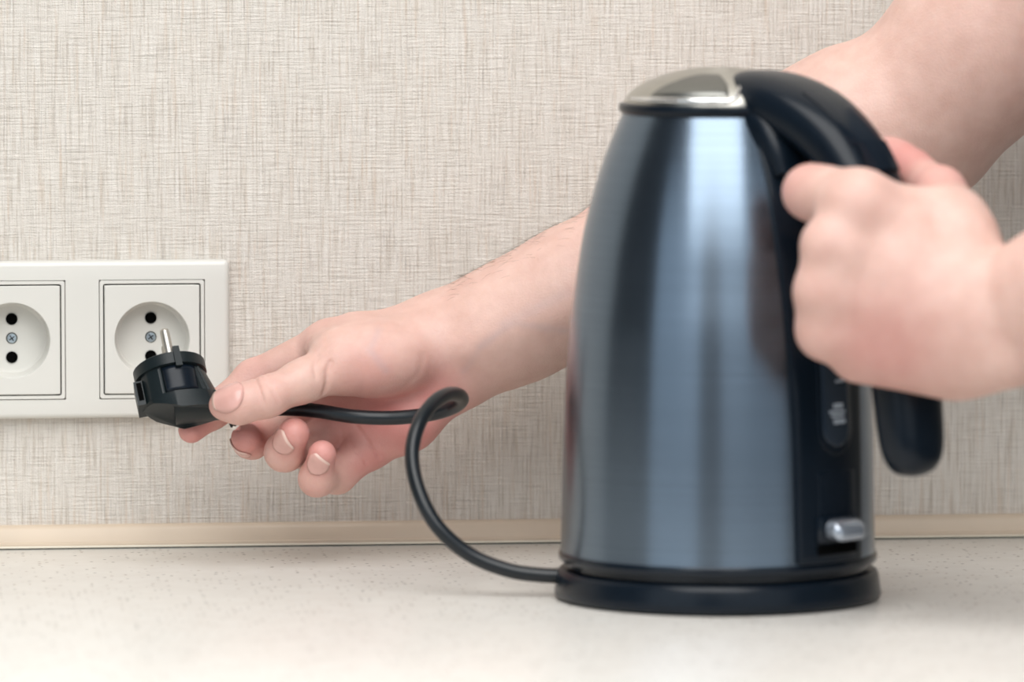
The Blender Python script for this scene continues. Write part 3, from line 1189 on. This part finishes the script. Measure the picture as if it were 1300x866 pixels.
lm = dict(i=(1090, 260, 2.890), m=(1055, 312, 2.886), r=(1045, 370, 2.888), p=(1047, 420, 2.895))
LM = {k: pt(v) for k, v in lm.items()}
LA.add(Cone(pt((1222, 372, 2.890)), LM['i'], 0.0165, 0.0128), 0.014)
LA.add(Cone(pt((1228, 395, 2.886)), LM['m'], 0.0170, 0.0112), 0.014)
LA.add(Cone(pt((1230, 425, 2.886)), LM['r'], 0.0170, 0.0108), 0.014)
LA.add(Cone(pt((1222, 455, 2.892)), LM['p'], 0.0165, 0.0105), 0.014)
LA.add(Cone(pt((1200, 462, 2.902)), pt((1090, 452, 2.905)), 0.0145, 0.0125), 0.014)      # edge of the hand
LA.add(Cone(pt((1205, 330, 2.898)), pt((1120, 292, 2.900)), 0.0150, 0.0120), 0.014)
KN = 0.018
L_IX = [LM['i'], pt((1029, 244, 2.918)), pt((1048, 262, 2.944)), pt((1072, 278, 2.960))]
LA.chain(chain_prims(L_IX, [0.0124, 0.0119, 0.0095, 0.0080]), 0.006, LM['i'], KN, 0.028, 0.0015)
for key, y, pip, dip, tip in (('m', 312, (1062, 322, 2.930), (1090, 330, 2.955), (1128, 334, 2.966)),
                              ('r', 370, (1062, 376, 2.930), (1094, 384, 2.955), (1132, 388, 2.966)),
                              ('p', 420, (1064, 424, 2.928), (1096, 430, 2.950), (1126, 433, 2.960))):
    J = [LM[key], pt(pip), pt(dip), pt(tip)]
    rr_ = dict(m=[.0112, .0095, .0088, .0075], r=[.0108, .0092, .0085, .0073], p=[.0104, .0085, .0078, .0066])[key]
    LA.chain(chain_prims(J, rr_), 0.005, LM[key], 0.010, 0.022, 0.0012)
# knuckle bumps
for key, rr_ in (('i', .0112), ('m', .0108), ('r', .0104), ('p', .0100)):
    LA.add(Ell(LM[key] - FW * 0.0012, np.eye(3), (rr_, rr_, rr_)), 0.012)
for a, b, r in (('i', 'm', .0074), ('m', 'r', .0076), ('r', 'p', .0074)):
    LA.add(Cone(LM[a] * 0.8 + pt((1130, 330, 2.892)) * 0.2, LM[b] * 0.8 + pt((1130, 380, 2.892)) * 0.2, r, r), 0.012)
LA.add(Cone(pt((1105, 266, 2.896)), pt((1195, 272, 2.900)), 0.0112, 0.0125), 0.012)
LA.add(Cone(LM['i'], LM['i'] * 0.4 + L_IX[1] * 0.6, 0.0112, 0.0108), 0.012)
# thumb over the far side of the handle
L_TH = [pt((1222, 300, 2.900)), pt((1193, 246, 2.934)), pt((1157, 219, 2.962)), pt((1136, 202, 2.970)), pt((1127, 194, 2.972))]
LA.chain(chain_prims(L_TH, [0.0150, 0.0118, 0.0100, 0.0088, 0.0070]), 0.006, L_TH[0], 0.016, 0.05, 0.0015)
LA.add(Cone(pt((1225, 360, 2.892)), pt((1208, 285, 2.908)), 0.0170, 0.0130), 0.014)

# ---- trunk, neck, head, legs (outside the frame to the right)
TR = Field()
chest, belly, pelvis = np.array([0.575, -0.39, 0.35]), np.array([0.600, -0.39, 0.16]), np.array([0.605, -0.39, -0.02])
Xa, Ya, Za = np.eye(3)
lean = unit(chest - pelvis)
axm = [unit(np.cross(Ya, lean)), Ya, lean]
TR.add(Ell(chest, axm, (0.115, 0.175, 0.20)), 0.05)
TR.add(Ell(belly, axm, (0.105, 0.150, 0.17)), 0.08)
TR.add(Ell(pelvis, axm, (0.115, 0.165, 0.13)), 0.06)
TR.add(Cone(SH_R, np.array([0.54, -0.30, 0.45]), 0.056, 0.07), 0.06)
TR.add(Cone(SH_L, np.array([0.56, -0.49, 0.45]), 0.056, 0.07), 0.06)
nb, hc = np.array([0.535, -0.39, 0.49]), np.array([0.475, -0.385, 0.67])
TR.add(Cone(nb, hc + (0.02, 0, -0.06), 0.062, 0.054), 0.04)
look = unit(np.array([-1.0, 0.12, -0.38]))
side = unit(np.cross(look, Za)); hup = np.cross(side, look)
hp = lambda f, s, u: hc + look * f + side * s + hup * u
TR.add(Ell(hp(-0.012, 0, 0.025), [look, side, hup], (0.096, 0.077, 0.092)), 0.03)
TR.add(Ell(hp(0.026, 0, -0.045), [look, side, hup], (0.062, 0.058, 0.075)), 0.04)
TR.add(Cone(hp(0.070, 0, -0.100), hp(0.055, 0, -0.09), 0.020, 0.026), 0.03)
TR.add(Cone(hp(0.083, 0, 0.010), hp(0.101, 0, -0.030), 0.008, 0.013), 0.014)
for s in (-1, 1):
    TR.add(Cone(hp(0.085, 0, -0.034), hp(0.090, s * 0.012, -0.036), 0.009, 0.007), 0.008)
    TR.add(Ell(hp(-0.008, s * 0.079, -0.012), [unit(look + 0.15 * hup), side, hup], (0.018, 0.008, 0.031)), 0.008)
    TR.add(Cone(hp(0.073, s * 0.016, 0.024), hp(0.062, s * 0.048, 0.024), 0.011, 0.010), 0.015)
TR.add(Cone(hp(0.083, -0.018, -0.064), hp(0.083, 0.018, -0.064), 0.008, 0.008), 0.008)
TR.groove(hp(0.09, 0, -0.064), hup, 0.003, 0.0025, 0.026, look)
feet = {}
for s, yy in ((1, -0.285), (-1, -0.485)):
    hip, knee, ank = np.array([0.605, yy, -0.06]), np.array([0.59, yy, -0.44]), np.array([0.62, yy, -0.83])
    TR.add(Cone(hip, knee, 0.085, 0.058), 0.05)
    TR.add(Cone(knee, ank, 0.056, 0.038), 0.03)
    feet[s] = ank

# what the hands hold presses into them
from mathutils.bvhtree import BVHTree


class MeshCore:
    """signed distance to a held mesh, so that skin flattens against it"""
    def __init__(s, o, gap, thick):
        s.thick = thick
        bpy.context.view_layer.update()
        vv = [o.matrix_world @ v.co for v in o.data.vertices]
        s.tree = BVHTree.FromPolygons(vv, [tuple(p.vertices) for p in o.data.polygons])
        a = np.array(vv)
        s.gap = gap
        s.lo, s.hi = a.min(0) - 0.0025, a.max(0) + 0.0025

    def __call__(s, P):
        out = np.full(len(P), 0.02)
        for i in np.nonzero(np.all((P > s.lo) & (P < s.hi), axis=1))[0]:
            q = Vector(P[i])
            p, n, f, d = s.tree.find_nearest(q)
            out[i] = (d if (q - p).dot(n) >= 0 or d > s.thick else -d) - s.gap
        return out


for i in range(40, len(cp) - 1, 3):
    RA.carve.append(Cone(cp[i], cp[min(i + 3, len(cp) - 1)], 0.0042, 0.0042))
for o in plug.children:
    if o.name.split('.')[0] in ('plug_tail', 'strain_relief'):
        RA.carve.append(MeshCore(o, 0.0008, 0.0048 if o.name.startswith('strain') else 0.0105))
RA.carve.append(MeshCore(plug, 0.0008, 0.019))
bpy.context.view_layer.update()
KM = np.array(kettle.matrix_world)
KI = np.linalg.inv(KM)


class HandleCore:
    """the handle's swept oval, in kettle space"""
    def __init__(s):
        s.seg = H[::3]
        q = np.c_[s.seg[:, 0], np.zeros(len(s.seg)), s.seg[:, 1], np.ones(len(s.seg))] @ KM.T
        s.lo, s.hi = q[:, :3].min(0) - 0.03, q[:, :3].max(0) + 0.03

    def __call__(s, P):
        L = P @ KI[:3, :3].T + KI[:3, 3]
        best = np.full(len(P), 1.0)
        for a, b in zip(s.seg[:-1], s.seg[1:]):
            A, B = a[:2], b[:2]
            ba = B - A
            q = L[:, [0, 2]]
            t = np.clip(((q - A) @ ba) / (ba @ ba + 1e-12), 0, 1)
            w = q - A - t[:, None] * ba
            ha = (a[2] + (b[2] - a[2]) * t)
            hb = (a[3] + (b[3] - a[3]) * t)
            e = 2.5
            k = ((np.linalg.norm(w, axis=1) / ha) ** e + (np.abs(L[:, 1]) / hb) ** e) ** (1 / e)
            best = np.minimum(best, (k - 1.0) * np.minimum(ha, hb))
        return best - 0.0008


LA.carve.append(HandleCore())

# ---- build the person
def mesh_data(P, Q):
    return P, Q


vR, qR = RA.mesh(0.0008)
vL, qL = LA.mesh(0.0011)
vT, qT = TR.mesh(0.0045)


def spots(P, lst):
    out = np.zeros(len(P))
    for c, r, a in lst:
        out = np.maximum(out, a * np.exp(-(np.linalg.norm(P - c, axis=1) / r) ** 2))
    return out


def press(V, objs, gap=0.0005, deep=0.007):
    """skin yields where it touches: points inside a held thing move out to its surface"""
    bpy.context.view_layer.update()
    trees = []
    for o in objs:
        mw = o.matrix_world
        vv = [mw @ v.co for v in o.data.vertices]
        trees.append((BVHTree.FromPolygons(vv, [tuple(p.vertices) for p in o.data.polygons]),
                      np.min(np.array(vv), 0) - 0.004, np.max(np.array(vv), 0) + 0.004))
    for _ in range(5):
        for tree, lo, hi in trees:
            idx = np.nonzero(np.all((V > lo) & (V < hi), axis=1))[0]
            for i in idx:
                p, n, f, d = tree.find_nearest(Vector(V[i]), 0.02)
                if p is None:
                    continue
                side_ = (Vector(V[i]) - p).dot(n)
                if (side_ < 0 and d < deep) or d < gap:
                    V[i] = np.array(p + n * gap)
    return V


KIDS = lambda o: [c for c in o.children if c.type == 'MESH']
vL = press(vL, [c for c in KIDS(kettle) + KIDS(strip) + KIDS(handle) if c.name.split('.')[0] in ('body', 'handle', 'gauge_strip', 'gauge_frame', 'gauge_window', 'lid_button', 'handle_panel', 'handle_root')])

flush_R = [(TH[4], .012, .45), (TH[3], .012, .40), (TH[2], .013, .3), (IX[3], .016, .75), (IX[2], .014, .5), (IX[1], .018, .35), (MD[3], .014, .85), (MD[2], .013, .6),
           (RG[3], .014, .8), (RG[2], .012, .45), (PK[3], .013, .8), (PK[2], .012, .45), (MC['r'], .026, .75), (MC['p'], .024, .7), (MC['m'], .024, .6), (MC['i'], .02, .25),
           (pt((520, 545, 3.145)), .034, .75), (pt((480, 590, 3.15)), .02, .7), (pt((545, 500, 3.145)), .022, .7), (pt((470, 490, 3.125)), .022, .45), (pt((500, 530, 3.15)), .034, .75)]
vein_lines = [([(590, 470, 3.14), (610, 440, 3.135), (650, 410, 3.135), (717, 420, 3.138)], .0022, .30), ([(480, 420, 3.125), (470, 445, 3.12), (490, 470, 3.12)], .002, .28),
              ([(640, 412, 3.133), (720, 372, 3.132)], .003, .22)]
flush_L = [(L_IX[1], .016, .6), (LM['i'], .014, .3), (LM['m'], .012, .4), (LM['r'], .012, .5), (LM['p'], .014, .5), (L_TH[2], .025, .8), (L_TH[1], .02, .6), (pt((1120, 450, 2.88)), .03, .45)]
flushR, flushL = spots(vR, flush_R), spots(vL, flush_L)
vein = np.zeros(len(vR))
for line, w, amt in vein_lines:
    pts_ = [pt(p) for p in line]
    for a, b in zip(pts_[:-1], pts_[1:]):
        ba = b - a
        t = np.clip(((vR - a) @ ba) / (ba @ ba), 0, 1)
        dd = vR - a - t[:, None] * ba
        dd = dd - np.outer(dd @ FW, FW)
        vein = np.maximum(vein, amt * np.exp(-(np.linalg.norm(dd, axis=1) / w) ** 2))

person = empty('person', (0.56, -0.385, FLOOR_Z))
tag(person, 'person with bare forearms holding a black plug and gripping the kettle handle', 'person')
poff = np.array([0.56, -0.385, FLOOR_Z])
allv = np.vstack([vR, vL, vT]) - poff
allq = np.vstack([qR, qL + len(vR), qT + len(vR) + len(vL)])[:, ::-1]
me = bpy.data.meshes.new('body')
me.vertices.add(len(allv))
me.vertices.foreach_set('co', allv.astype(np.float32).ravel())
me.loops.add(len(allq) * 4)
me.loops.foreach_set('vertex_index', allq.astype(np.int32).ravel())
me.polygons.add(len(allq))
me.polygons.foreach_set('loop_start', np.arange(0, len(allq) * 4, 4, dtype=np.int32))
me.update(calc_edges=True)
me.validate()
for nm, arr in (('flush', np.concatenate([flushR, flushL, np.zeros(len(vT))])), ('vein', np.concatenate([vein, np.zeros(len(vL) + len(vT))]))):
    at = me.attributes.new(nm, 'FLOAT', 'POINT')
    at.data.foreach_set('value', arr.astype(np.float32))
body = link('body', me, M['skin'], person)


# fingernails, laid on the finger tips
def nail(field, J, R, up, length, width, back=0.0, twist=0.0, nu=9, nv=11):
    own = Field()                               # this finger alone
    own.ops = [o for o in field.ops if o[0] == 'c' and np.allclose(o[1][0].a, J[0])]
    a = unit(J[-1] - J[-2])
    up = unit(up - a * (up @ a))
    c0 = J[-1] + a * (R * 0.55 - length * 0.5 - back)
    a = a * math.cos(twist) + np.cross(up, a) * math.sin(twist)
    s = np.cross(a, up)
    c = c0
    gv, ok = [], []
    for i in range(nu):
        u = -1 + 2 * i / (nu - 1)
        for k in range(nv):
            v = -1 + 2 * k / (nv - 1)
            # squircle outline
            uu = u * math.sqrt(1 - (0.50 if u < 0 else 0.40) * v * v)
            vv = v * math.sqrt(1 - (0.48 if u < 0 else 0.30) * u * u)
            p0 = c + a * (uu * length / 2) + s * (vv * width / 2)
            p, g = own.settle(p0 + up * R * (0.95 - 0.45 * vv * vv))
            gv.append(p + g * (0.00030 + 0.00025 * max(0, u)) - poff)
    gf = []
    for i in range(nu - 1):
        for k in range(nv - 1):
            q = i * nv + k
            gf.append((q, q + 1, q + nv + 1, q + nv))
    o = link_mesh('fingernail', gv, gf, M['nail'], body)
    o.data.materials.append(M['nail_tip'])
    for p in o.data.polygons:
        if p.index // (nv - 1) >= nu - 2:
            p.material_index = 1
    m = o.modifiers.new('thickness', 'SOLIDIFY'); m.thickness = 0.0005; m.offset = 0
    return o


nail(RA, TH, 0.0072, -FW * 0.80 + UP * 0.55, 0.0165, 0.0128, 0.0)
nail(RA, MD, 0.0084, -UP * 0.75 - RT * 0.75 - FW * 0.3, 0.0115, 0.0115, 0.001)
nail(RA, RG, 0.0080, -FW * 0.9 + UP * 0.2 - RT * 0.15, 0.0130, 0.0104, 0.0008, -0.45)
nail(RA, PK, 0.0072, -FW * 0.9 + UP * 0.2 - RT * 0.05, 0.0116, 0.0090, 0.0004, -0.45)
nail(RA, IX, 0.0070, FW, 0.0110, 0.0105, 0.0)
nail(LA, L_TH, 0.0080, FW + UP * 0.3 + RT * 0.3, 0.0130, 0.0125, 0.0)

# fine hairs on the outer edge of the forearm
hv, hf = [], []
fa = unit(pt((740, 290, 3.16)) - pt((545, 388, 3.16)))
for k in range(520):
    f = rng.uniform(0, 1)
    c = FJ[0] + (FJ[3] - FJ[0]) * f
    ang = rng.normal(-0.02, 0.30)
    d = unit(UP * math.cos(ang) - FW * math.sin(ang))
    p = RA.project(c, unit(d), 0.05)
    n = unit(d)
    tip = unit(-fa * rng.uniform(0.7, 1.2) + n * rng.uniform(0.05, 0.30) + rng.normal(size=3) * 0.22)
    L = rng.uniform(0.004, 0.009)
    s = unit(np.cross(tip, FW)) * 0.000045
    b = len(hv)
    q = np.cross(unit(tip), s)
    mid = p + tip * L * 0.5
    end = p + tip * L - n * L * 0.12
    for cpt, w in ((p - n * 0.0003, 1.0), (mid, 0.8)):
        hv += [cpt + s * w - poff, cpt - s * 0.5 * w + q * 0.8 * w - poff, cpt - s * 0.5 * w - q * 0.8 * w - poff]
    hv.append(end - poff)
    for i in range(3):
        j = (i + 1) % 3
        hf += [(b + i, b + j, b + 3 + j, b + 3 + i), (b + 3 + i, b + 3 + j, b + 6)]
ah = link_mesh('forearm_hair', hv, hf, M['arm_hair'], body)
tag(ah, kind='stuff')

# clothes, hair, eyes (outside the frame)
SHIRT = Field()
for o in TR.ops[:5]:
    p = o[1]
    if isinstance(p, Ell):
        SHIRT.add(Ell(p.c, p.A, p.r + 0.008), o[2])
    else:
        SHIRT.add(Cone(p.a, p.b, p.ra + 0.008, p.rb + 0.008), o[2])
for S, E in ((SH_R, EL_R), (SH_L, EL_L)):
    SHIRT.add(Cone(S, S + (E - S) * 0.42, 0.066, 0.066), 0.03)
v, q = SHIRT.mesh(0.004)
link_mesh('shirt', v - poff, q[:, ::-1], M['cloth'], person)
PANTS = Field()
PANTS.add(Ell(pelvis, axm, (0.128, 0.178, 0.125)), 0.06)
for s in (1, -1):
    an = feet[s]
    hip, knee = np.array([0.605, an[1], -0.06]), np.array([0.59, an[1], -0.44])
    PANTS.add(Cone(hip, knee, 0.097, 0.072), 0.04)
    PANTS.add(Cone(knee, an, 0.072, 0.060), 0.04)
v, q = PANTS.mesh(0.005)
link_mesh('trousers', v - poff, q[:, ::-1], M['denim'], person)
for s in (1, -1):
    S = Field()
    a = feet[s]
    S.add(Cone((a[0] + 0.03, a[1], FLOOR_Z + 0.045), (a[0] - 0.10, a[1], FLOOR_Z + 0.038), 0.044, 0.037), 0.03)
    S.add(Cone((a[0] - 0.10, a[1], FLOOR_Z + 0.033), (a[0] - 0.17, a[1], FLOOR_Z + 0.031), 0.042, 0.030), 0.03)
    S.add(Cone((a[0] + 0.01, a[1], FLOOR_Z + 0.05), (a[0] + 0.005, a[1], FLOOR_Z + 0.09), 0.044, 0.046), 0.03)
    v, q = S.mesh(0.004)
    v[:, 2] = np.maximum(v[:, 2], FLOOR_Z + 0.0005)
    link_mesh('shoe', v - poff, q[:, ::-1], M['shoe'], person)
HAIR = Field()
HAIR.add(Ell(hp(-0.024, 0, 0.040), [look, side, hup], (0.100, 0.085, 0.092)), 0.02)
HAIR.add(Ell(hp(-0.045, 0, -0.010), [look, side, hup], (0.068, 0.078, 0.070)), 0.03)
v, q = HAIR.mesh(0.004)
link_mesh('hair', v - poff, q[:, ::-1], M['hair'], person)
for s in (-1, 1):
    bm = bmesh.new()
    bmesh.ops.create_uvsphere(bm, u_segments=20, v_segments=12, radius=0.0125)
    e = link_bm('eye', bm, M['eye'], person)
    e.location = Vector(hp(0.0715, s * 0.032, 0.008) - poff)
    bm = bmesh.new()
    bmesh.ops.create_uvsphere(bm, u_segments=16, v_segments=10, radius=0.0058)
    ir = link_bm('iris', bm, M['iris'], e)
    ir.location = Vector(look * 0.0079)
